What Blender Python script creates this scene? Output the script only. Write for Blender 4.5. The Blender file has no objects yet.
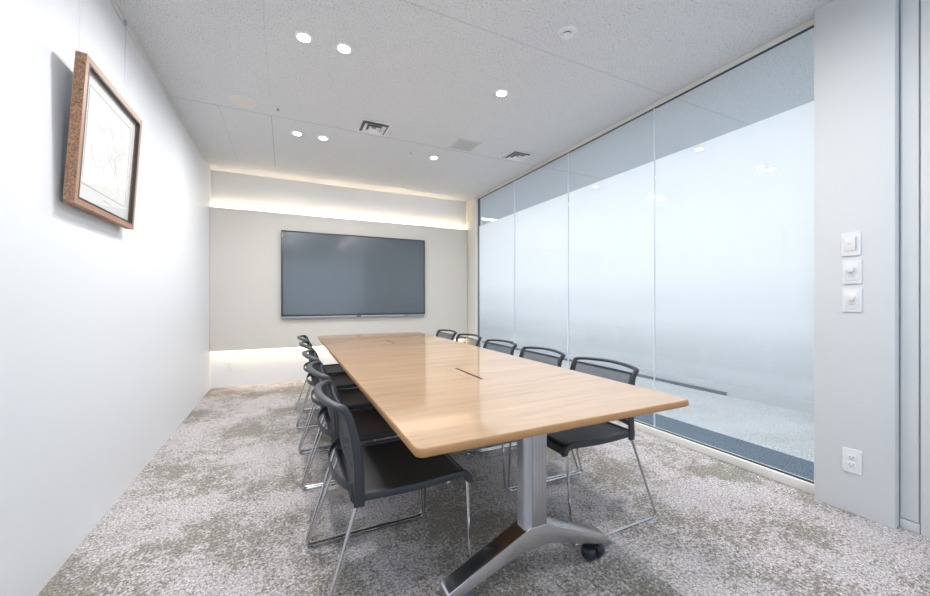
import bpy, bmesh, math, random
from mathutils import Vector, Matrix
S = bpy.context.scene
COL = S.collection
random.seed(4)

# ------------------------------------------------------------------ camera
YAW = math.atan(179.5/372.0)
cd = bpy.data.cameras.new('camera'); cam = bpy.data.objects.new('camera', cd); COL.objects.link(cam)
cam.location = (0, 0, 1.0976); cam.rotation_euler = (math.pi/2, 0, -YAW)
cd.sensor_width = 36; cd.lens = 372.0/930*36; cd.shift_y = 1/930; cd.clip_start = .02
S.camera = cam
# ------------------------------------------------------------------ world + exposure
W = bpy.data.worlds.new('daylight'); S.world = W; W.use_nodes = True
W.node_tree.nodes['Background'].inputs[0].default_value = (.70, .85, 1.0, 1)
W.node_tree.nodes['Background'].inputs[1].default_value = 2.4
S.view_settings.view_transform = 'Standard'; S.view_settings.look = 'None'
S.view_settings.gamma = 1; S.view_settings.use_curve_mapping = False
S.view_settings.exposure = 0.0
LIGHT_ROOM = 13.0
LIGHT_CORR = 16
H = 2.68
def area(name, loc, size, power, col, rot=(0, 0, 0), shape='DISK', sy=None, spread=math.pi):
    l = bpy.data.lights.new(name, 'AREA'); l.shape = shape; l.size = size
    if sy: l.size_y = sy
    l.energy = power; l.color = col; l.spread = spread
    o = bpy.data.objects.new(name, l); COL.objects.link(o); o.location = loc; o.rotation_euler = rot
    return o
# daylight portal at the added window of the rear wall, sky beyond it
pl = area('window_daylight', (.95, -2.26, 1.45), 3.0, 1, (1, 1, 1), (math.pi/2, 0, 0), 'RECTANGLE', 1.9)
pl.data.cycles.is_portal = True
DOWN = [(.10, 2.445), (.333, 2.445), (1.493, 2.45), (.10, 3.895), (.333, 3.895), (1.493, 3.895),
        (.10, .99), (1.493, .99), (.10, -.46), (1.493, -.46)]  # these two rows are unseen, added by continuing the visible row spacing
for x, y in DOWN:
    area('downlight_beam', (x, y, H-.014), .07, LIGHT_ROOM*(.6 if y < 2 and x < 1 else 1), (1, .99, .985), spread=3.0)
CORR = [(4.12, -1.2), (4.12, .3), (4.12, 1.8), (4.12, 3.3), (4.12, 4.8), (4.12, 6.2), (3.62, 6.44), (4.12, 8.0)]
for x, y in CORR:
    area('corridor_beam', (x, y, H-.014), .5, LIGHT_CORR*(.12 if x < 4 else 1), (.97, .985, 1.0), (0, 0, 0), 'RECTANGLE', .14)

# ------------------------------------------------------------------ materials
def srgb(r, g, b):
    f = lambda c: (c/255/12.92) if c/255 <= .04045 else ((c/255+.055)/1.055)**2.4
    return (f(r), f(g), f(b), 1)
def mat(name, col, rough=.5, metal=0, spec=.5, coat=0, bump=None, emis=None, es=0, var=0):
    m = bpy.data.materials.new(name); m.use_nodes = True; nt = m.node_tree; b = nt.nodes['Principled BSDF']
    b.inputs['Base Color'].default_value = col; b.inputs['Roughness'].default_value = rough
    b.inputs['Metallic'].default_value = metal; b.inputs['Specular IOR Level'].default_value = spec
    b.inputs['Coat Weight'].default_value = coat; b.inputs['Coat Roughness'].default_value = .08
    if emis: b.inputs['Emission Color'].default_value = emis; b.inputs['Emission Strength'].default_value = es
    tc = nt.nodes.new('ShaderNodeTexCoord')
    n = nt.nodes.new('ShaderNodeTexNoise'); n.inputs['Scale'].default_value = (bump or (90, .02))[0]; n.inputs['Detail'].default_value = 4
    nt.links.new(tc.outputs['Object'], n.inputs['Vector'])
    if bump:
        bp = nt.nodes.new('ShaderNodeBump'); bp.inputs['Strength'].default_value = bump[1]; bp.inputs['Distance'].default_value = .002
        nt.links.new(n.outputs['Fac'], bp.inputs['Height']); nt.links.new(bp.outputs[0], b.inputs['Normal'])
    if var:
        mx = nt.nodes.new('ShaderNodeMix'); mx.data_type = 'RGBA'
        mx.inputs[6].default_value = col; mx.inputs[7].default_value = tuple(c*(1-var) for c in col[:3])+(1,)
        nt.links.new(n.outputs['Fac'], mx.inputs[0]); nt.links.new(mx.outputs[2], b.inputs['Base Color'])
    return m
class NT:
    def __init__(s, name):
        s.m = bpy.data.materials.new(name); s.m.use_nodes = True; s.t = s.m.node_tree
        s.b = s.t.nodes['Principled BSDF']; s.tc = s.t.nodes.new('ShaderNodeTexCoord')
        s.obj = s.tc.outputs['Object']
    def n(s, t, **k):
        o = s.t.nodes.new(t)
        for a, v in k.items(): setattr(o, a, v)
        return o
    def l(s, a, b): s.t.links.new(a, b)
    def setin(s, node, i, v):
        if hasattr(v, 'is_linked') or isinstance(v, bpy.types.NodeSocket): s.l(v, node.inputs[i])
        elif v is not None: node.inputs[i].default_value = v
    def math(s, op, a, b=None, clamp=False):
        o = s.n('ShaderNodeMath', operation=op); o.use_clamp = clamp; s.setin(o, 0, a); s.setin(o, 1, b); return o.outputs[0]
    def mix(s, f, a, b):
        o = s.n('ShaderNodeMix', data_type='RGBA'); s.setin(o, 0, f); s.setin(o, 6, a); s.setin(o, 7, b); return o.outputs[2]
    def noise(s, v, scale, detail=3, rough=.5):
        o = s.n('ShaderNodeTexNoise'); s.l(v, o.inputs['Vector']); o.inputs['Scale'].default_value = scale
        o.inputs['Detail'].default_value = detail; o.inputs['Roughness'].default_value = rough; return o.outputs['Fac']
    def ramp(s, f, lo, hi):
        o = s.n('ShaderNodeMapRange'); s.l(f, o.inputs[0]); o.inputs[1].default_value = lo; o.inputs[2].default_value = hi; return o.outputs[0]
    def scale(s, v, sc):
        o = s.n('ShaderNodeMapping'); s.l(v, o.inputs['Vector']); o.inputs['Scale'].default_value = sc; return o.outputs[0]
    def bump(s, h, st, d=.002):
        o = s.n('ShaderNodeBump'); o.inputs['Strength'].default_value = st; o.inputs['Distance'].default_value = d
        s.l(h, o.inputs['Height']); s.l(o.outputs[0], s.b.inputs['Normal'])

def carpet(name, light, dark, grey, amount=.5, tile=.5):
    k = NT(name)
    sep = k.n('ShaderNodeSeparateXYZ'); k.l(k.obj, sep.inputs[0])
    tx = k.math('FLOOR', k.math('DIVIDE', k.math('ADD', sep.outputs[0], .2), tile)); ty = k.math('FLOOR', k.math('DIVIDE', k.math('ADD', sep.outputs[1], .1), tile*2))
    cb = k.n('ShaderNodeCombineXYZ'); k.l(tx, cb.inputs[0]); k.l(ty, cb.inputs[1])
    wn = k.n('ShaderNodeTexWhiteNoise', noise_dimensions='3D'); k.l(cb.outputs[0], wn.inputs['Vector'])
    off = k.n('ShaderNodeVectorMath', operation='MULTIPLY_ADD'); k.l(wn.outputs['Color'], off.inputs[0]); off.inputs[1].default_value = (9, 9, 9); k.l(k.obj, off.inputs[2])
    v = k.scale(off.outputs[0], (1.0, 1.0, 1))
    big = k.noise(k.obj, 1.9, 2, .5); med = k.noise(v, 15, 6, .65); fine = k.noise(k.obj, 95, 3, .75); rag = k.noise(k.obj, 62, 3, .7); grain = k.noise(k.obj, 260, 2, .8)
    s_ = k.math('ADD', k.math('MULTIPLY', big, 1.35), k.math('MULTIPLY', med, 1.0))
    s_ = k.math('ADD', s_, k.math('MULTIPLY', k.math('SUBTRACT', rag, .5), 1.6))
    s_ = k.math('ADD', s_, k.math('MULTIPLY', k.math('SUBTRACT', wn.outputs['Value'], .5), .05))
    patch = k.ramp(s_, 1.17, 1.26)
    patch = k.math('MULTIPLY', patch, amount)
    c = k.mix(patch, light, dark)
    vein = k.ramp(k.math('ABSOLUTE', k.math('SUBTRACT', k.noise(v, 7, 5, .6), .5)), .05, .0)
    c = k.mix(k.math('MULTIPLY', vein, .25), c, grey)
    sp = k.ramp(k.math('ADD', k.math('MULTIPLY', fine, .5), k.math('MULTIPLY', grain, .5)), .43, .57)
    hs = k.n('ShaderNodeHueSaturation'); k.l(k.math('ADD', k.math('MULTIPLY', sp, 1.1), .40), hs.inputs['Value']); k.l(c, hs.inputs['Color'])
    k.l(hs.outputs[0], k.b.inputs['Base Color']); k.b.inputs['Roughness'].default_value = .95; k.b.inputs['Specular IOR Level'].default_value = .1
    k.bump(grain, .5, .004)
    return k.m
M = {}
M['carpet'] = carpet('mottled_carpet', srgb(196, 190, 190), srgb(138, 133, 121), srgb(138, 134, 136), .85)
M['carpet_pale'] = carpet('pale_corridor_carpet', srgb(205, 207, 210), srgb(180, 180, 176), srgb(180, 182, 184), .5)
M['carpet_slate'] = carpet('slate_corridor_carpet', srgb(112, 126, 138), srgb(96, 110, 122), srgb(90, 100, 112), .3)
M['wall'] = mat('white_wall_covering', srgb(226, 229, 233), .45, bump=(140, .03))
M['wall_gloss'] = mat('white_painted_steel', srgb(214, 217, 220), .6, bump=(60, .02))
M['panel'] = mat('greige_fabric_panel', srgb(212, 208, 201), .7, bump=(300, .08))
M['trim'] = mat('ivory_trim', srgb(226, 224, 218), .4, bump=(60, .02))
M['gasket'] = mat('black_gasket', srgb(28, 32, 38), .5)
M['seal'] = mat('clear_seal', srgb(225, 235, 240), .3)
M['skirt'] = mat('grey_skirting', srgb(96, 108, 120), .5)
def ceiling_mat(name, pits, lines):
    k = NT(name)
    sep = k.n('ShaderNodeSeparateXYZ'); k.l(k.obj, sep.inputs[0])
    base = srgb(214, 218, 222)
    c = base
    if pits:
        a = k.ramp(k.noise(k.scale(k.obj, (1, .55, 1)), 150, 2, .6), .56, .64); b2 = k.ramp(k.noise(k.obj, 9, 3, .5), .3, .6)
        f = k.math('MULTIPLY', a, k.math('ADD', k.math('MULTIPLY', b2, .25), .30))
        c = k.mix(f, base, srgb(120, 118, 116)); k.bump(a, -.3, .003)
    tot = None
    for ax, p, w, st in lines:
        d = k.math('ABSOLUTE', k.math('SUBTRACT', sep.outputs[ax], p))
        L = k.math('MULTIPLY', k.math('LESS_THAN', d, w), st)
        tot = L if tot is None else k.math('MAXIMUM', tot, L)
    if tot is not None: c = k.mix(tot, c, srgb(120, 120, 118))
    if pits or lines: k.l(c, k.b.inputs['Base Color'])
    else: k.b.inputs['Base Color'].default_value = base
    k.b.inputs['Roughness'].default_value = .9; k.b.inputs['Specular IOR Level'].default_value = .15
    return k.m
M['ceiling'] = ceiling_mat('pitted_mineral_ceiling', True, [(1, 3.31, .0025, .35), (1, 1.92, .006, .18), (0, -.11, .0015, .22)])
M['ceiling_strip'] = ceiling_mat('equipment_strip_ceiling', True, [(1, 3.615, .003, .8)])
M['ceiling_back'] = ceiling_mat('pitted_mineral_ceiling_rear', True, [(0, -.11, .002, .7), (0, -.495, .002, .3)])
M['ceiling_plain'] = ceiling_mat('smooth_ceiling_board', False, [])
def wood():
    k = NT('oak_veneer')
    v = k.scale(k.obj, (1.3, 16, 16)); n1 = k.noise(v, 1.6, 6, .62)
    v2 = k.scale(k.obj, (4, 170, 60)); n2 = k.noise(v2, 1.2, 3, .6)
    v3 = k.scale(k.obj, (.6, 5, 5)); n3 = k.noise(v3, 1.5, 2, .5)
    f = k.math('ADD', k.math('MULTIPLY', n1, .6), k.math('ADD', k.math('MULTIPLY', n2, .35), k.math('MULTIPLY', n3, .3)))
    c = k.mix(k.ramp(f, .45, .80), srgb(202, 166, 126), srgb(172, 136, 99))
    k.l(c, k.b.inputs['Base Color']); k.b.inputs['Roughness'].default_value = .5; k.b.inputs['Specular IOR Level'].default_value = .2
    k.b.inputs['Coat Weight'].default_value = 1; k.b.inputs['Coat IOR'].default_value = 2.6; k.b.inputs['Coat Roughness'].default_value = .07
    k.bump(n2, .06, .0006); return k.m
M['wood'] = wood()
M['wood_edge'] = mat('oak_edge_band', srgb(190, 142, 92), .4, var=.25, bump=(30, .05))
M['chrome'] = mat('chrome_rod', srgb(200, 202, 205), .13, 1, bump=(20, .0))
M['alu'] = mat('polished_aluminium', srgb(196, 198, 202), .2, 1, bump=(40, .01))
M['alu_satin'] = mat('satin_aluminium', srgb(190, 192, 197), .42, .75, bump=(200, .02))
M['black'] = mat('black_nylon', srgb(50, 53, 58), .48, bump=(300, .05))
M['seatmesh'] = mat('black_seat_mesh', srgb(32, 34, 38), .36, spec=.5, bump=(700, .5))
def backmesh():
    k = NT('grey_back_mesh'); k.b.inputs['Base Color'].default_value = srgb(58, 64, 72); k.b.inputs['Roughness'].default_value = .6
    sep = k.n('ShaderNodeSeparateXYZ'); k.l(k.obj, sep.inputs[0])
    wv = k.math('MULTIPLY', k.math('ADD', k.math('SINE', k.math('MULTIPLY', sep.outputs[1], 2600)), k.math('SINE', k.math('MULTIPLY', sep.outputs[2], 2600))), .06)
    t = k.n('ShaderNodeBsdfTransparent'); mx = k.n('ShaderNodeMixShader'); k.l(k.math('ADD', wv, .70), mx.inputs[0])
    k.l(t.outputs[0], mx.inputs[1]); k.l(k.b.outputs[0], mx.inputs[2]); k.l(mx.outputs[0], k.t.nodes['Material Output'].inputs[0]); return k.m
M['backmesh'] = backmesh()
M['rubber'] = mat('dark_rubber', srgb(36, 42, 50), .35, bump=(80, .05))
M['castergrey'] = mat('grey_plastic', srgb(125, 135, 145), .4, bump=(80, .05))
M['black_gap'] = mat('slot_shadow', srgb(22, 20, 20), .8)
M['screen'] = mat('dark_screen_glass', srgb(84, 91, 98), .22, spec=.7, coat=.4)
M['bezel'] = mat('black_bezel', srgb(34, 38, 42), .3, coat=.3)
M['silver'] = mat('silver_plastic', srgb(165, 170, 176), .35, .3)
M['plastic'] = mat('white_plastic', srgb(226, 228, 230), .3)
M['plastic_ivory'] = mat('ivory_plastic', srgb(214, 214, 207), .5)
M['dark'] = mat('dark_hole', srgb(60, 60, 62), .7)
M['ventgrey'] = mat('vent_grey', srgb(168, 172, 175), .5)
M['ventback'] = mat('vent_shadow_grey', srgb(120, 122, 124), .6)
M['led'] = mat('warm_led', (1, .8, .55, 1), .5, emis=(1, .76, .48, 1), es=75)
M['lamp'] = mat('lamp_diffuser', (1, 1, 1, 1), .5, emis=(1, .98, .95, 1), es=12)
M['corrlamp'] = mat('cool_lamp_diffuser', (1, 1, 1, 1), .5, emis=(.9, .96, 1, 1), es=4)
M['wire'] = mat('steel_wire', srgb(170, 175, 180), .4, .6)
M['paper'] = mat('warm_white_paper', srgb(228, 230, 229), .7)
M['ink'] = mat('pale_pencil', srgb(188, 187, 184), .8)
M['ink_dark'] = mat('grey_keyline', srgb(135, 135, 132), .8)
M['lip'] = mat('dark_frame_lip', srgb(64, 60, 56), .5)
M['frame_face'] = mat('rose_wood_face', srgb(176, 138, 114), .45, var=.25, bump=(60, .1))
def burl():
    k = NT('flecked_bark_side'); n1 = k.noise(k.obj, 160, 4, .7); n2 = k.noise(k.obj, 60, 3, .6)
    c = k.mix(k.ramp(n1, .47, .56), srgb(140, 106, 84), srgb(186, 142, 110)); c = k.mix(k.ramp(n2, .60, .66), c, srgb(112, 86, 72))
    k.l(c, k.b.inputs['Base Color']); k.b.inputs['Roughness'].default_value = .6; k.bump(n1, .5, .002); return k.m
M['frame_side'] = burl()
def glassmat(name, tint, rough=.0):
    k = NT(name); k.t.nodes.remove(k.b)
    t = k.n('ShaderNodeBsdfTransparent'); t.inputs[0].default_value = tint
    g = k.n('ShaderNodeBsdfGlossy'); g.inputs['Roughness'].default_value = rough
    fr = k.n('ShaderNodeFresnel'); fr.inputs[0].default_value = 1.5
    # thin sheet: same reflectance whichever face is met
    geo = k.n('ShaderNodeNewGeometry'); dt = k.n('ShaderNodeVectorMath', operation='DOT_PRODUCT'); k.l(geo.outputs['Normal'], dt.inputs[0]); k.l(geo.outputs['Incoming'], dt.inputs[1])
    cs = k.math('ABSOLUTE', dt.outputs['Value']); f5 = k.math('POWER', k.math('SUBTRACT', 1.0, cs, True), 5.0)
    fac = k.math('ADD', k.math('MULTIPLY', f5, .7), .018)
    mx = k.n('ShaderNodeMixShader'); k.l(fac, mx.inputs[0]); k.l(t.outputs[0], mx.inputs[1]); k.l(g.outputs[0], mx.inputs[2])
    k.l(mx.outputs[0], k.t.nodes['Material Output'].inputs[0]); return k.m
M['glass'] = glassmat('clear_partition_glass', (.945, .965, .975, 1))
M['pictureglass'] = glassmat('picture_glass', (.99, .99, .99, 1))
M['windowglass'] = glassmat('window_glass', (.97, .98, .99, 1))
def film():
    k = NT('graduated_frosted_film'); k.t.nodes.remove(k.b)
    sep = k.n('ShaderNodeSeparateXYZ'); k.l(k.obj, sep.inputs[0])
    r = k.n('ShaderNodeValToRGB'); k.l(k.math('DIVIDE', sep.outputs[2], 2.68), r.inputs[0])
    cr = r.color_ramp; cr.interpolation = 'EASE'
    pts = [(.30/2.68, 0), (.62/2.68, .35), (1.0/2.68, .82), (1.35/2.68, .99), (1.6/2.68, 1), (2.1/2.68, 1), (2.225/2.68, 1)]
    cr.elements[0].position, cr.elements[1].position = pts[0][0], pts[-1][0]
    cr.elements[0].color = (0, 0, 0, 1); cr.elements[1].color = (1, 1, 1, 1)
    for p, v in pts[1:-1]:
        e = cr.elements.new(p); e.color = (v, v, v, 1)
    tr = k.n('ShaderNodeBsdfTransparent'); tl = k.n('ShaderNodeBsdfTranslucent'); df = k.n('ShaderNodeBsdfDiffuse')
    tl.inputs[0].default_value = (.95, .96, .975, 1); df.inputs[0].default_value = (.88, .90, .92, 1)
    m1 = k.n('ShaderNodeMixShader'); m1.inputs[0].default_value = .42; k.l(tl.outputs[0], m1.inputs[1]); k.l(df.outputs[0], m1.inputs[2])
    m2 = k.n('ShaderNodeMixShader'); k.l(r.outputs[0], m2.inputs[0]); k.l(tr.outputs[0], m2.inputs[1]); k.l(m1.outputs[0], m2.inputs[2])
    k.l(m2.outputs[0], k.t.nodes['Material Output'].inputs[0]); return k.m
M['film'] = film()

# ------------------------------------------------------------------ helpers
def obj(name, bm, m, parent=None, smooth=True, angle=40):
    me = bpy.data.meshes.new(name); bmesh.ops.recalc_face_normals(bm, faces=bm.faces[:]); bm.to_mesh(me); bm.free()
    me.materials.append(m)
    if smooth:
        me.polygons.foreach_set('use_smooth', [True]*len(me.polygons)); me.set_sharp_from_angle(angle=math.radians(angle))
    o = bpy.data.objects.new(name, me); COL.objects.link(o)
    if parent: o.parent = parent
    return o
def struct(o): o['kind'] = 'structure'; return o
def tag(o, label, cat, group=None):
    o['label'] = label; o['category'] = cat
    if group: o['group'] = group
    return o
def thing(name, label, cat, loc=(0, 0, 0), rz=0, group=None):
    o = bpy.data.objects.new(name, None); COL.objects.link(o); o.location = loc; o.rotation_euler = (0, 0, rz); o.empty_display_size = .1
    return tag(o, label, cat, group)
def B(): return bmesh.new()
def box(bm, x0, x1, y0, y1, z0, z1, bev=0, seg=2):
    r = bmesh.ops.create_cube(bm, size=1)
    for v in r['verts']:
        v.co = Vector(((x0+x1)/2+v.co.x*(x1-x0), (y0+y1)/2+v.co.y*(y1-y0), (z0+z1)/2+v.co.z*(z1-z0)))
    if bev:
        es = list({e for v in r['verts'] for e in v.link_edges})
        bmesh.ops.bevel(bm, geom=es, offset=bev, segments=seg, profile=.5, affect='EDGES')
    return bm
def bx(*a, **k): return box(B(), *a, **k)
def lathe(bm, prof, c=(0, 0, 0), n=32, axis='z'):
    rings = []
    for r, z in prof:
        ring = []
        for i in range(n):
            t = 2*math.pi*i/n; p = (r*math.cos(t), r*math.sin(t), z)
            if axis == 'x': p = (z, p[0], p[1])
            if axis == 'y': p = (p[0], z, p[1])
            ring.append(bm.verts.new((c[0]+p[0], c[1]+p[1], c[2]+p[2])))
        rings.append(ring)
    for a, b in zip(rings, rings[1:]):
        for i in range(n): bm.faces.new((a[i], a[(i+1) % n], b[(i+1) % n], b[i]))
    for ring in (rings[0], rings[-1]): bm.faces.new(ring)
    return bm
def smoothpath(pts, sub=6):
    P = [Vector(p) for p in pts]; out = []
    for i in range(len(P)-1):
        a = P[max(i-1, 0)]; b = P[i]; c = P[i+1]; d = P[min(i+2, len(P)-1)]
        for k in range(sub):
            t = k/sub; out.append(.5*((2*b)+(c-a)*t+(2*a-5*b+4*c-d)*t*t+(3*b-a-3*c+d)*t**3))
    out.append(P[-1]); return out
def fillet(pts, r, seg=6, closed=False):
    P = [Vector(p) for p in pts]; out = []; n = len(P)
    for i in range(n):
        if not closed and i in (0, n-1): out.append(P[i]); continue
        a = P[i-1]; b = P[i]; c = P[(i+1) % n]
        u = (a-b).normalized(); v = (c-b).normalized(); rr = min(r, (a-b).length*.45, (c-b).length*.45)
        p0 = b+u*rr; p1 = b+v*rr
        for k in range(seg+1):
            t = k/seg; out.append((1-t)**2*p0+2*t*(1-t)*b+t*t*p1)
    return out
def sweep(bm, path, A, dims, n=10, power=2, closed=False):
    """superellipse section swept along path; A = reference for the first axis; dims = (a,b) or list"""
    N = len(path); rings = []
    for i, p in enumerate(path):
        q0 = path[i-1] if (i > 0 or closed) else p; q1 = path[(i+1) % N] if (i < N-1 or closed) else p
        t = (q1-q0).normalized(); u = Vector(A)-t*Vector(A).dot(t)
        if u.length < 1e-4: u = t.orthogonal()
        u.normalize(); w = t.cross(u)
        a, b = dims[i] if isinstance(dims, list) else dims
        ring = []
        for k in range(n):
            th = 2*math.pi*(k+.5)/n; c_, s_ = math.cos(th), math.sin(th)
            ring.append(bm.verts.new(p+u*(a*math.copysign(abs(c_)**(2/power), c_))+w*(b*math.copysign(abs(s_)**(2/power), s_))))
        rings.append(ring)
    for i in range(N if closed else N-1):
        a = rings[i]; b = rings[(i+1) % N]
        for k in range(n): bm.faces.new((a[k], a[(k+1) % n], b[(k+1) % n], b[k]))
    if not closed:
        bm.faces.new(rings[0]); bm.faces.new(rings[-1])
    return bm
def rod(bm, pts, r, n=8, closed=False): return sweep(bm, [Vector(p) for p in pts], (.13, .2, 1), (r, r), n, 2, closed)
def prism(bm, poly, axis, a, b, bev=0):
    """poly in the two other axes extruded from a to b"""
    def P(p, q, t): return {'x': (t, p, q), 'y': (p, t, q), 'z': (p, q, t)}[axis]
    v0 = [bm.verts.new(P(p, q, a)) for p, q in poly]; v1 = [bm.verts.new(P(p, q, b)) for p, q in poly]
    n = len(poly); fs = [bm.faces.new(v0), bm.faces.new(v1)]
    for i in range(n): fs.append(bm.faces.new((v0[i], v0[(i+1) % n], v1[(i+1) % n], v1[i])))
    if bev:
        es = list({e for f in fs[:2] for e in f.edges})
        bmesh.ops.bevel(bm, geom=es, offset=bev, segments=3, profile=.5, affect='EDGES')
    return bm

# ------------------------------------------------------------------ room shell
XL, XG, XC, YB, YR = -.828, 2.70, 2.613, 5.465, -2.2
struct(obj('floor', bx(XL-.1, 2.73, YR-.1, YB+.1, -.1, 0), M['carpet'], smooth=False))
o = struct(obj('floor', bx(2.73, 3.20, YR-.1, 9.5, -.1, 0), M['carpet_slate'], smooth=False))
o = struct(obj('floor', bx(3.20, 4.6, YR-.1, 9.5, -.1, 0), M['carpet_pale'], smooth=False))
struct(obj('ceiling', bx(XL-.1, 4.6, YR-.1, 3.31, H, H+.1), M['ceiling'], smooth=False))
struct(obj('ceiling', bx(XL-.1, 4.6, 3.31, 3.617, H, H+.1), M['ceiling_strip'], smooth=False))
struct(obj('ceiling', bx(XL-.1, XG+.03, 3.617, 5.01, H, H+.1), M['ceiling_back'], smooth=False))
struct(obj('ceiling', bx(XL-.1, XG+.03, 5.01, YB+.1, H, H+.1), M['ceiling_plain'], smooth=False))
struct(obj('ceiling', bx(XG+.03, 4.6, 3.617, 9.5, H, H+.1), M['ceiling_strip'], smooth=False))
struct(obj('wall_left', bx(XL-.1, XL, YR-.1, YB+.1, 0, H), M['wall'], smooth=False))
struct(obj('wall_back', bx(XL, XG+.06, YB, YB+.1, 0, H), M['wall'], smooth=False))
struct(obj('trim_1', bx(XL, XL+.016, YR, 5.01, H-.028, H-.002, bev=.003), M['wall_gloss']))        # picture rail
struct(obj('trim_1', bx(XL+.018, XL+.026, YR, 5.01, H-.012, H, bev=.001), M['wall_gloss']))
# greige panel in front of the back wall with a lit gap above, below and at its sides
struct(obj('wall_back_panel', bx(XL+.001, 2.644, 5.385, 5.42, .458, 2.215, bev=.001), M['panel'], smooth=False))
bm = B()
for x in (XL+.3, .6, 1.4, 2.3): box(bm, x-.02, x+.02, 5.42, YB, .6, 2.05)
struct(obj('trim_2', bm, M['trim'], smooth=False))
for i, (z, nm) in enumerate(((2.19, 'top edge'), (.485, 'bottom edge'))):
    tag(obj('led_strip', bx(XL+.03, 2.62, 5.424, 5.432, z-.006, z+.006), M['led'], smooth=False),
        'warm white light strip hidden behind the %s of the grey wall panel' % nm, 'light strip', 'light strips behind the wall panel')
for i, (x, nm) in enumerate(((XL+.03, 'left'), (2.645, 'right'))):
    pass
# far jamb of the glass partition
struct(obj('wall_right_end', bx(2.655, 2.76, 5.115, YB, 0, H), M['trim'], smooth=False))
# right wall beside the camera
struct(obj('wall_right', bx(XC, 2.76, .706, 1.005, 0, H, bev=.002), M['wall_gloss']))
struct(obj('wall_right_return', bx(2.672, 2.76, YR, .706, 0, H), M['wall_gloss'], smooth=False))
struct(obj('trim_3', bx(2.660, 2.672, .643, .700, .05, H, bev=.002), M['wall_gloss']))
struct(obj('baseboard_right', bx(2.664, 2.672, .640, .703, 0, .046, bev=.001), M['wall_gloss']))
struct(obj('door_1', bx(2.655, 2.672, -.30, .636, 0, H-.1, bev=.003), M['wall_gloss']))
struct(obj('trim_3', bx(2.655, 2.672, -.30, .636, H-.095, H, bev=.003), M['wall_gloss']))
# rear wall behind the camera; its unseen window is added to let daylight in
bm = B()
box(bm, XL, -.55, YR-.1, YR, 0, H); box(bm, 2.45, 2.672, YR-.1, YR, 0, H); box(bm, -.55, 2.45, YR-.1, YR, 0, .5); box(bm, -.55, 2.45, YR-.1, YR, 2.4, H)
struct(obj('wall_rear', bm, M['wall'], smooth=False))
w = struct(obj('window_5', bx(-.55, 2.45, YR-.06, YR-.054, .5, 2.4), M['windowglass'], smooth=False))
bm = B()
for x in (-.55, .45, 1.45, 2.41): box(bm, x, x+.04, YR-.09, YR-.02, .5, 2.4)
for z in (.5, 2.36): box(bm, -.55, 2.45, YR-.09, YR-.02, z, z+.04)
obj('window_frame', bm, M['trim'], w, smooth=False)
# corridor beyond the glass
struct(obj('wall_corridor', bx(4.51, 4.6, YR-.1, 9.5, 0, H), M['wall'], smooth=False))
struct(obj('wall_corridor_near', bx(2.76, 4.51, YR-.1, YR, 0, H), M['wall'], smooth=False))
struct(obj('wall_corridor_far', bx(2.76, 4.51, 9.4, 9.5, 0, H), M['wall'], smooth=False))
struct(obj('wall_corridor_inner', bx(2.66, 2.76, YB, 9.4, 0, H), M['wall'], smooth=False))
struct(obj('baseboard_corridor', bx(4.495, 4.51, 2.51, 9.4, 0, .038), M['skirt'], smooth=False))
# partition tracks and panes
PY = [1.03, 2.053, 3.077, 4.10, 5.105]
struct(obj('trim_4', bx(2.668, 2.735, 1.005, 5.115, 0, .052, bev=.002), M['trim']))
struct(obj('trim_4', bx(2.680, 2.725, 1.005, 5.115, 2.648, H, bev=.001), M['trim']))
struct(obj('trim_4', bx(2.690, 2.712, 1.02, 5.115, 2.644, 2.648), M['gasket'], smooth=False))
struct(obj('trim_4', bx(2.690, 2.712, 1.02, 5.115, .052, .056), M['gasket'], smooth=False))
struct(obj('trim_4', bx(2.672, 2.735, 1.005, 1.03, .052, 2.648, bev=.002), M['trim']))
struct(obj('trim_4', bx(2.690, 2.73, 5.105, 5.115, .052, 2.648), M['skirt'], smooth=False))
for i in range(4):
    y0, y1 = PY[i]+.003, PY[i+1]-.003
    bm = B(); vs = [bm.verts.new(p) for p in ((XG, y0, .056), (XG, y1, .056), (XG, y1, 2.644), (XG, y0, 2.644))]; bm.faces.new(vs)
    p = struct(obj('window_%d' % (i+1), bx(XG-.005, XG+.005, y0, y1, .056, 2.644), M['glass'], smooth=False)); bm.free()
    bm = B(); vs = [bm.verts.new(q) for q in ((XG+.007, y0, .06), (XG+.007, y1, .06), (XG+.007, y1, 2.225), (XG+.007, y0, 2.225))]; bm.faces.new(vs)
    obj('frosted_film', bm, M['film'], p, smooth=False)
    if i < 3: obj('glazing_seal', bx(XG-.006, XG+.006, y1, y1+.006, .056, 2.644), M['seal'], p, smooth=False)

# ------------------------------------------------------------------ conference table
TX0, TX1, TY0, TY1 = .295, 1.375, .89, 4.08; TC = (TX0+TX1)/2; TM = (TY0+TY1)/2
table = thing('conference_table', 'long oak veneer conference table on polished aluminium T-shaped legs', 'table', (TC, TM, 0))
hw, hl = (TX1-TX0)/2, (TY1-TY0)/2
def rrect(hx, hy, r, seg=6):
    out = []
    for cx, cy, a0 in ((hx-r, hy-r, 0), (-hx+r, hy-r, 90), (-hx+r, -hy+r, 180), (hx-r, -hy+r, 270)):
        for k in range(seg+1):
            a = math.radians(a0+90*k/seg); out.append((cx+r*math.cos(a), cy+r*math.sin(a)))
    return out
top = obj('tabletop', prism(B(), rrect(hw-.003, hl-.003, .022), 'z', .698, .720), M['wood'])
top.parent = table
bm = B()
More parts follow.
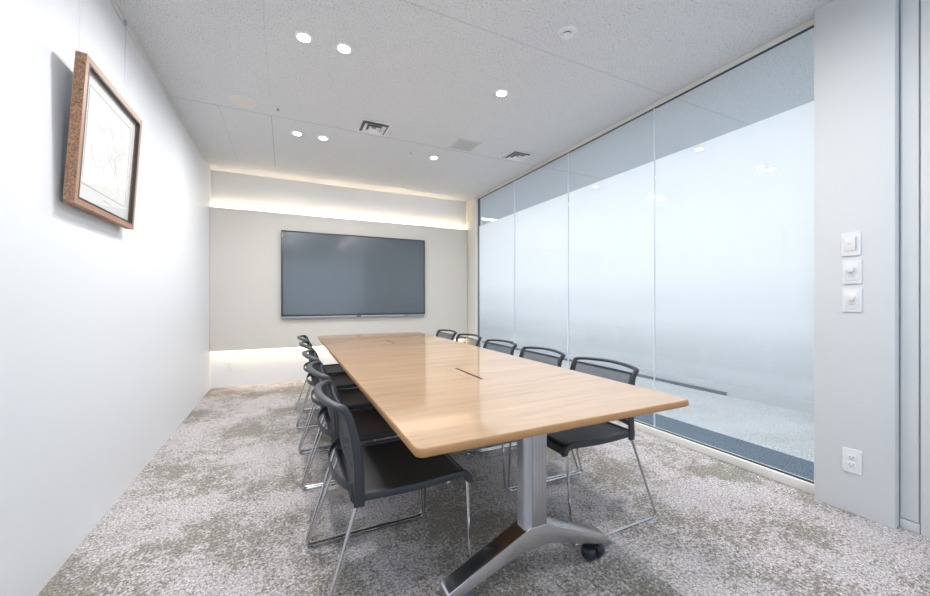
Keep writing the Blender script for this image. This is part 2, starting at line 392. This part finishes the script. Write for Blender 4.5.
# rounded edge band around the top
pr = [(0, .7200), (.0015, .7195), (.0035, .716), (.004, .708), (.0035, .699), (0, .695), (-.03, .694)]
loops = [[bm.verts.new((x, y, z)) for x, y in rrect(hw-.004+o_, hl-.004+o_, .022+min(o_, 0)*.0)] for o_, z in [(-.003, .7198)]+pr]
for a, b in zip(loops, loops[1:]):
    n = len(a)
    for i in range(n): bm.faces.new((a[i], a[(i+1) % n], b[(i+1) % n], b[i]))
bm.faces.new(loops[-1])
obj('edge_band', bm, M['wood_edge'], table, angle=60)
for sy in (1.695-TM, 3.265-TM):
    h = obj('cable_hatch', prism(B(), [(x, y+sy) for x, y in rrect(.055, .165, .004)], 'z', .7195, .7206), M['wood'], table)
    obj('cable_slot', bx(-.007, .007, sy-.15, sy+.15, .7203, .7210), M['black_gap'], h, smooth=False)
obj('beam', bx(-.03, .03, -hl+.3, hl-.3, .655, .694, bev=.004), M['alu_satin'], table)
for sy in (1.14-TM, TY0+TY1-1.14-TM):
    lg = bpy.data.objects.new('table_leg', None); COL.objects.link(lg); lg.parent = table; lg.location = (-.010, sy, 0)
    bm = B()
    prism(bm, [(x, y) for x, y in rrect(.050, .028, .012)], 'z', .245, .680)
    obj('column', bm, M['alu_satin'], lg)
    bm = B()
    for x0, x1 in ((-.018, .046),): box(bm, x0, x1, -.0315, -.028, .22, .678, bev=.001)
    for k in range(9): box(bm, -.014+k*.0068, -.0115+k*.0068, -.0328, -.0310, .22, .67)
    obj('fluted_cover', bm, M['alu'], lg)
    box_top = bx(-.32, .32, -.05, .05, .680, .694, bev=.003); obj('top_bracket', box_top, M['alu_satin'], lg)
    # foot: a yoke arching down to both sides
    up = [(-.352, .135), (-.345, .142), (-.05, .262), (-.035, .268), (.035, .268), (.05, .262), (.345, .142), (.352, .135)]
    lo = [(.352, .112), (.345, .106), (.10, .182), (.05, .196), (-.05, .196), (-.10, .182), (-.345, .106), (-.352, .112)]
    obj('foot_yoke', prism(B(), up+lo, 'y', -.034, .034, bev=.003), M['alu'], lg, angle=30)
    for sx in (-1, 1):
        X0 = sx*.335; YW = .045
        bm = B()
        for s2 in (-1, 1):
            lathe(bm, [(.006, s2*.005), (.027, s2*.006), (.0335, s2*.012), (.0335, s2*.028), (.029, s2*.040), (.017, s2*.050), (.010, s2*.052)], (X0+.012, YW, .0335), 28, 'x')
        lathe(bm, [(.008, -.03), (.008, .03)], (X0+.012, YW, .0335), 12, 'x')
        sweep(bm, smoothpath([(X0, -.004, .112), (X0, .0, .085), (X0+.006, .022, .068), (X0+.012, YW, .040)], 4), (1, 0, 0), (.009, .010), 8, 3)
        lathe(bm, [(.010, .08), (.010, .120)], (X0, 0, 0), 16)
        obj('caster', bm, M['rubber'], lg)
        a, b = (X0+.060, X0+.112)
        bm = prism(B(), [(a, .030), (b, .040), (b, .045), (a, .036)], 'y', YW-.016, YW+.024, bev=.0015)
        obj('brake_pedal', bm, M['castergrey'], lg)

# ------------------------------------------------------------------ chairs (front = +x)
def make_chair():
    t = thing('conference_chair', '', 'chair')
    for s in (-1, 1):
        pts = [(.274, s*.262, .0065), (.276, s*.224, .426), (-.128, s*.224, .430), (-.27, s*.262, .0065)]
        bm = rod(B(), fillet(pts, .030, 6, True), .0062, 8, True)
        obj('sled_leg', bm, M['chrome'], t)
    for x in (.20, -.04): obj('crossbar', rod(B(), [Vector((x, -.222, .412)), Vector((x, .222, .412))], .006), M['chrome'], t)
    # seat: sling mesh with waterfall front
    prof = [(-.150, .437), (-.10, .434), (0, .430), (.10, .431), (.18, .436), (.235, .440), (.265, .435), (.282, .420), (.286, .404)]
    prof = [(p.x, p.z) for p in smoothpath([(x, 0, z) for x, z in prof], 3)]
    bm = B(); ny = 12; g = []
    for x, z in prof:
        g.append([bm.verts.new((x, -.215+.43*j/ny, z-.006*math.sin(math.pi*j/ny)*(1 if x < .25 else .3))) for j in range(ny+1)])
    g2 = [[bm.verts.new(v.co+Vector((0, 0, -.006))) for v in r] for r in g]
    for G in (g, g2):
        for a, b in zip(G, G[1:]):
            for j in range(ny): bm.faces.new((a[j], a[j+1], b[j+1], b[j]))
    obj('seat', bm, M['seatmesh'], t, angle=70)
    bm = B()
    for s in (-1, 1):
        path = smoothpath([(-.150, s*.222, .432), (0, s*.222, .426), (.12, s*.222, .427), (.235, s*.222, .434), (.268, s*.222, .428), (.284, s*.222, .408), (.284, s*.222, .398)], 4)
        sweep(bm, path, (0, 0, 1), (.0145, .013), 12, 3.2)
    sweep(bm, [Vector((.283, -.225, .408)), Vector((.283, .225, .408))], (0, 0, 1), (.016, .006), 12, 3)
    sweep(bm, [Vector((-.15, -.225, .432)), Vector((-.15, .225, .432))], (0, 0, 1), (.009, .006), 12, 3)
    obj('seat_frame', bm, M['black'], t)
    # back: uprights and bowed top rail in one hoop
    hp = [(-.128, -.232, .405), (-.128, -.232, .46), (-.130, -.228, .54), (-.140, -.222, .62), (-.156, -.217, .690), (-.169, -.216, .718), (-.182, -.214, .733), (-.200, -.195, .739), (-.222, -.135, .743), (-.236, -.065, .746)]
    hp = hp+[(-.240, 0, .747)]+[(x, -y, z) for x, y, z in reversed(hp)]
    path = smoothpath(hp, 5); dims = []
    for p in path:
        k = min(1, max(0, (.739-p.z)/.03))
        lowt = min(1, max(0, (.72-p.z)/.3))
        dims.append((.0145*(1-k)+(.0125+.006*lowt)*k, .0085*(1-k)+.0085*k))
    obj('backrest_frame', sweep(B(), path, (1, 0, .15), dims, 12, 3), M['black'], t)
    bm = B(); rows = [(-.133, .500, .222), (-.134, .56, .222), (-.141, .62, .215), (-.152, .67, .212), (-.168, .721, .209)]
    rows = [(p.x, p.z, p.y) for p in smoothpath([(x, y, z) for x, z, y in rows], 3)]; g = []
    for x, z, y in rows:
        g.append([bm.verts.new((x-.010*math.sin(math.pi*j/ny), -y+2*y*j/ny, z)) for j in range(ny+1)])
    for a, b in zip(g, g[1:]):
        for j in range(ny): bm.faces.new((a[j], a[j+1], b[j+1], b[j]))
    obj('backrest_mesh', bm, M['backmesh'], t, angle=70)
    bm = B()
    for (x, z, y) in (rows[0], rows[-1]):
        sweep(bm, smoothpath([(x-.010*math.sin(math.pi*j/8), -y+2*y*j/8, z) for j in range(9)], 2), (0, 0, 1), (.004, .0035), 8)
    for s in (-1, 1):
        sweep(bm, [Vector((x, s*(y-.008), z)) for x, z, y in rows], (1, 0, 0), (.0045, .010), 8)
    obj('mesh_border', bm, M['black'], t)
    lb = [(-.134, -.228, .470), (-.158, -.205, .466), (-.180, -.15, .464), (-.194, -.07, .463), (-.197, 0, .463)]
    lb = lb+[(x, -y, z) for x, y, z in reversed(lb[:-1])]
    obj('lumbar_band', sweep(B(), smoothpath(lb, 5), (0, 0, 1), (.014, .0045), 10, 3), M['black'], t)
    return t
def dup(root):
    r = root.copy(); COL.objects.link(r)
    for ch in list(root.children):
        c = ch.copy(); COL.objects.link(c); c.parent = r
        for g_ in list(ch.children):
            d = g_.copy(); COL.objects.link(d); d.parent = c
    return r
chair = make_chair(); first = True
CY = [1.515, 2.065, 2.615, 3.195, 3.745]
ords = ['nearest the camera', 'second from the near end', 'third, in the middle of the row', 'fourth from the near end', 'farthest, at the screen end']
for side in (0, 1):
    for i, y in enumerate(CY):
        c = chair if first else dup(chair); first = False
        if side == 0:
            c.location = (.35, y-.010, 0); c.rotation_euler = (0, 0, random.uniform(-.015, .015) if i else 0)
            c['label'] = 'black mesh chair on the picture-wall side, %s' % ords[i]
            c['group'] = 'chairs along the picture-wall side of the table'
        else:
            c.location = (1.41, y+.014, 0); c.rotation_euler = (0, 0, math.pi+(random.uniform(-.015, .015) if i else 0))
            c['label'] = 'black mesh chair on the glass side, %s' % ords[i]
            c['group'] = 'chairs along the glass side of the table'

# ------------------------------------------------------------------ wall screen
tv = thing('wall_display', 'large dark flat screen mounted on the grey back wall panel', 'television', (.924, 5.385, 1.42))
obj('casing', bx(-.965, .965, -.055, -.004, -.545, .55, bev=.006), M['bezel'], tv)
bm = B()
for a in ((-.972, .972, -.062, -.02, .545, .563), (-.972, .972, -.062, -.02, -.548, -.528), (-.972, -.955, -.062, -.02, -.54, .55), (.955, .972, -.062, -.02, -.54, .55)): box(bm, *a, bev=.002)
obj('bezel', bm, M['bezel'], tv)
obj('screen', bx(-.956, .956, -.0575, -.054, -.53, .546), M['screen'], tv, smooth=False)
b_ = obj('control_bar', bx(-.96, .96, -.060, -.015, -.572, -.549, bev=.003), M['silver'], tv)
bm = B(); box(bm, -.03, .03, -.0625, -.059, -.570, -.552, bev=.001); obj('sensor_window', bm, M['dark'], b_)
bm = B(); box(bm, .66, .72, -.0625, -.059, -.566, -.556, bev=.001); obj('port_cover', bm, M['dark'], b_)

# ------------------------------------------------------------------ framed picture, leaning out from the left wall
pf = thing('framed_picture', 'framed faint pencil drawing with flecked brown wooden frame hanging on white wall', 'picture', (XL+.018, 2.383, 1.492))
pf.rotation_euler = (0, math.radians(3.6), 0)
PW, PH = .328, .62
bm = B(); t_ = .034; f_ = .030
for a in ((0, t_, -PW, PW, 0, f_), (0, t_, -PW, PW, PH-f_, PH), (0, t_, -PW, -PW+f_, f_, PH-f_), (0, t_, PW-f_, PW, f_, PH-f_)): box(bm, *a)
fs = obj('frame', bm, M['frame_side'], pf, smooth=False)
bm = B(); a0, a1 = t_, t_+.002
for a in ((a0, a1, -PW, PW, 0, f_-.006), (a0, a1, -PW, PW, PH-f_+.006, PH), (a0, a1, -PW, -PW+f_-.006, f_-.006, PH-f_+.006), (a0, a1, PW-f_+.006, PW, f_-.006, PH-f_+.006)): box(bm, *a)
obj('frame_face', bm, M['frame_face'], fs, smooth=False)
bm = B(); q = f_; 
for a in ((.022, a1+.0005, -PW+q-.006, PW-q+.006, q-.006, q+.003), (.022, a1+.0005, -PW+q-.006, PW-q+.006, PH-q-.003, PH-q+.006), (.022, a1+.0005, -PW+q-.006, -PW+q+.003, q, PH-q), (.022, a1+.0005, PW-q-.003, PW-q+.006, q, PH-q)): box(bm, *a)
obj('inner_lip', bm, M['lip'], fs, smooth=False)
mt = obj('mat_board', bx(.010, .016, -PW+q, PW-q, q, PH-q), M['paper'], pf, smooth=False)
bm = B(); k0, k1, z0, z1 = -PW+.095, PW-.085, .105, PH-.085
for a in ((k0, k1, z0, z0+.003), (k0, k1, z1-.003, z1), (k0, k0+.003, z0, z1), (k1-.003, k1, z0, z1)): box(bm, .016, .0166, *a)
obj('key_line', bm, M['ink_dark'], mt, smooth=False)
bm = B(); rr = random.Random(11)
for s_ in range(16):
    y, z = rr.uniform(-.13, .13), rr.uniform(.20, .46); pts = [(.0166, y, z)]; a = rr.uniform(0, 6.28)
    for k in range(6):
        a += rr.uniform(-1.1, 1.1); y = max(-.2, min(.2, y+.03*math.cos(a))); z = max(.15, min(.50, z+.03*math.sin(a))); pts.append((.0166, y, z))
    sweep(bm, smoothpath(pts, 3), (1, 0, 0), (.0003, .0007), 4)
obj('pencil_drawing', bm, M['ink'], mt, smooth=False)
bm = B(); pts = [(.0166, -.02+.012*k, .077+(.006 if k % 2 else -.003)) for k in range(9)]
sweep(bm, smoothpath(pts, 4), (1, 0, 0), (.0003, .0008), 4); obj('caption_scribble', bm, M['ink_dark'], mt, smooth=False)
obj('picture_glass', bx(.019, .0205, -PW+q, PW-q, q, PH-q), M['pictureglass'], pf, smooth=False)
for y, y2, nm in ((2.174, 2.135, 'near'), (2.700, 2.620, 'far')):
    hw_ = thing('hanging_wire', 'thin steel wire and rail hook holding the %s side of the framed picture' % nm, 'wire', (XL+.022, y, 2.655), 0, 'picture hanging wires')
    obj('wire', rod(B(), [Vector((0, 0, 0)), Vector((.018, y2-y, -.58))], .0009, 6), M['wire'], hw_)
    obj('hook', bx(-.006, .006, -.006, .006, -.028, .004, bev=.002), M['wire'], hw_)

# ------------------------------------------------------------------ switches and sockets
def plate(name, label, cat, y, z, group=None):
    t = thing(name, label, cat, (XC, y, z), 0, group)
    bm = prism(B(), rrect(.036, .060, .004), 'x', -.007, 0, bev=.0018); obj('cover_plate', bm, M['plastic'], t); return t
t = plate('light_switch', 'white rocker light switch plate, topmost on the white wall pillar', 'switch', .857, 1.380)
r_ = obj('rocker', bx(-.0105, -.006, -.024, .024, -.036, .036, bev=.002), M['plastic'], t)
bm = B(); box(bm, -.0112, -.0104, -.002, .010, -.001, .001); box(bm, -.0112, -.0104, -.0215, -.0195, -.032, .032); obj('mark', bm, M['dark'], r_, smooth=False)
for z, nm in ((1.236, 'middle'), (1.092, 'lowest')):
    t = plate('dimmer_switch', 'white dimmer switch with round knob, %s of the three wall plates on the pillar' % nm, 'switch', .853, z, 'dimmer switches on the pillar')
    fr_ = obj('face', bx(-.0085, -.006, -.024, .024, -.045, .045, bev=.001), M['plastic'], t)
    obj('knob', lathe(B(), [(.0165, 0), (.0165, -.006), (.0145, -.014), (.012, -.015)], (-.008, .002, .012), 28, 'x'), M['plastic'], t)
    bm = B(); box(bm, -.0092, -.0084, -.012, .012, -.024, -.022); obj('mark', bm, M['ventgrey'], fr_, smooth=False)
def outlet(t, ax):
    for dz in (.018, -.018):
        if ax == 'x':
            f = obj('socket', prism(B(), [(a, b+dz) for a, b in rrect(.015, .014, .006)], 'x', -.0095, -.006, bev=.001), M['plastic'], t); bm = B()
            for dy in (-.006, .006): box(bm, -.0102, -.0094, dy-.0011, dy+.0011, dz-.002, dz+.006)
            lathe(bm, [(.0022, -.0102), (.0022, -.0094)], (0, 0, dz-.008), 10, 'x')
        else:
            f = obj('socket', prism(B(), [(a, b+dz) for a, b in rrect(.015, .014, .006)], 'y', -.0095, -.006, bev=.001), M['plastic'], t); bm = B()
            for dy in (-.006, .006): box(bm, dy-.0011, dy+.0011, -.0102, -.0094, dz-.002, dz+.006)
        obj('pin_slot', bm, M['dark'], f, smooth=False)
t = plate('wall_socket', 'white double power socket low on the white wall pillar', 'socket', .853, .270); outlet(t, 'x')
t = thing('wall_socket', 'small white power socket on the lit wall below the grey panel', 'socket', (-.635, YB, .262))
obj('cover_plate', prism(B(), rrect(.036, .060, .004), 'y', -.007, 0, bev=.0018), M['plastic'], t); outlet(t, 'y')

# ------------------------------------------------------------------ ceiling fittings
rowname = {2.445: 'in the nearer visible row', 2.45: 'in the nearer visible row', 3.895: 'in the farther row near the screen', .99: 'in an added unseen row over the near end of the table', -.46: 'in an added unseen row behind the camera'}
for x, y in DOWN:
    pos = 'left of the pair' if x == .10 and y > 2 else 'right of the pair' if x == .333 else 'left' if x < 1 else 'single one on the glass side'
    t = thing('downlight', 'round recessed downlight, %s, %s' % (pos, rowname[y]), 'ceiling light', (x, y, H), 0, 'round recessed downlights')
    obj('trim_ring', lathe(B(), [(.038, 0), (.038, -.006), (.044, -.007), (.052, -.003), (.053, 0)], (0, 0, 0), 32), M['plastic'], t)
    obj('diffuser', lathe(B(), [(.036, -.003), (.036, -.008)], (0, 0, 0), 28), M['lamp'], t)
for x, y in CORR:
    t = thing('corridor_light', 'rectangular ceiling light ' + ('seen in the corridor above the frosted film at the far glass pane' if x < 4 else 'hidden behind the frosted film along the corridor'), 'ceiling light', (x, y, H), 0, 'corridor lights' if x > 4 else None)
    obj('frame', bx(-.27, .27, -.09, .09, -.006, 0, bev=.002), M['plastic'], t)
    obj('diffuser', bx(-.25, .25, -.07, .07, -.010, -.005), M['corrlamp'], t, smooth=False)
t = thing('ceiling_speaker', 'round cream ceiling speaker cover in the equipment strip', 'speaker', (-.307, 3.462, H))
obj('cover', lathe(B(), [(.060, -.010), (.078, -.009), (.088, -.004), (.089, 0)], (0, 0, 0), 40), M['plastic_ivory'], t)
obj('rim', lathe(B(), [(.090, -.003), (.094, -.002), (.094, 0)], (0, 0, 0), 40), M['plastic'], t)
t = thing('sprinkler_head', 'tiny ceiling sprinkler head right of the round speaker', 'sprinkler', (-.056, 3.449, H))
obj('escutcheon', lathe(B(), [(.032, 0), (.030, -.005), (.018, -.006)], (0, 0, 0), 24), M['plastic'], t)
obj('nozzle', lathe(B(), [(.008, -.004), (.008, -.016), (.016, -.018), (.016, -.020)], (0, 0, 0), 16), M['ventgrey'], t)
tag(obj('ceiling_sensor', lathe(B(), [(.013, 0), (.012, -.006), (.006, -.009)], (1.225, 3.886, H), 20), M['ventgrey']), 'tiny grey ceiling sensor dot beside the far downlight', 'sensor')
tag(obj('ceiling_sensor', lathe(B(), [(.009, 0), (.008, -.005), (.004, -.007)], (2.11, 3.46, H), 16), M['ventgrey']), 'tiny grey ceiling dot left of the air vent by the glass', 'sensor')
t = thing('smoke_detector', 'white dome smoke detector on the ceiling near the glass partition', 'smoke detector', (1.497, 1.716, H))
obj('base', lathe(B(), [(.054, 0), (.054, -.006), (.050, -.012), (.040, -.016)], (0, 0, 0), 40), M['plastic'], t)
obj('smoke_slots', lathe(B(), [(.022, -.014), (.022, -.026)], (0, 0, 0), 24), M['dark'], t)
obj('dome', lathe(B(), [(.026, -.024), (.028, -.028), (.022, -.036), (.010, -.040)], (0, 0, 0), 32), M['plastic'], t)
def vent(x, y, label, m, louvers=True, w=.135):
    t = thing('air_vent', label, 'vent', (x, y, H)); bm = B()
    for a in ((-w, w, -w, -w+.018), (-w, w, w-.018, w), (-w, -w+.018, -w+.018, w-.018), (w-.018, w, -w+.018, w-.018)): box(bm, a[0], a[1], a[2], a[3], -.007, 0, bev=.001)
    obj('frame', bm, m, t); obj('backing', bx(-w+.01, w-.01, -w+.01, w-.01, -.002, -.0005), M['ventback'], t, smooth=False)
    for k, q in enumerate((.095, .050)):
        bm = B()
        n = 4
        for s in range(4):
            ang = s*math.pi/2; R = Matrix.Rotation(ang, 3, 'Z')
            pts = [(-q, -q, -.020), (q, -q, -.020), (q-.030, -q+.030, -.004), (-q+.030, -q+.030, -.004)]
            v = [bm.verts.new(R @ Vector(p)) for p in pts]; v2 = [bm.verts.new(R @ (Vector(p)+Vector((0, 0, .002)))) for p in pts]
            bm.faces.new(v); bm.faces.new(v2)
            for i in range(4): bm.faces.new((v[i], v[(i+1) % 4], v2[(i+1) % 4], v2[i]))
        obj('louvre', bm, m, t, smooth=False)
    return t
vent(.735, 3.458, 'square silver louvred air vent in the ceiling strip, left of the grille', M['plastic'])
vent(2.31, 3.45, 'square white louvred air vent in the ceiling strip beside the glass', M['plastic'], w=.125)
t = thing('air_grille', 'square lattice return air grille in the middle of the ceiling strip', 'vent', (1.665, 3.45, H)); w = .132
bm = B()
for a in ((-w, w, -w, -w+.01), (-w, w, w-.01, w), (-w, -w+.01, -w, w), (w-.01, w, -w, w)): box(bm, *a, -.006, 0)
obj('frame', bm, M['plastic'], t, smooth=False)
bm = B(); n = 11
for k in range(1, n):
    p = -w+2*w*k/n; box(bm, p-.0034, p+.0034, -w+.01, w-.01, -.006, -.002); box(bm, -w+.01, w-.01, p-.0034, p+.0034, -.0055, -.0025)
obj('lattice', bm, M['plastic'], t, smooth=False)
obj('backing', bx(-w+.01, w-.01, -w+.01, w-.01, -.0015, -.0005), M['dark'], t, smooth=False)
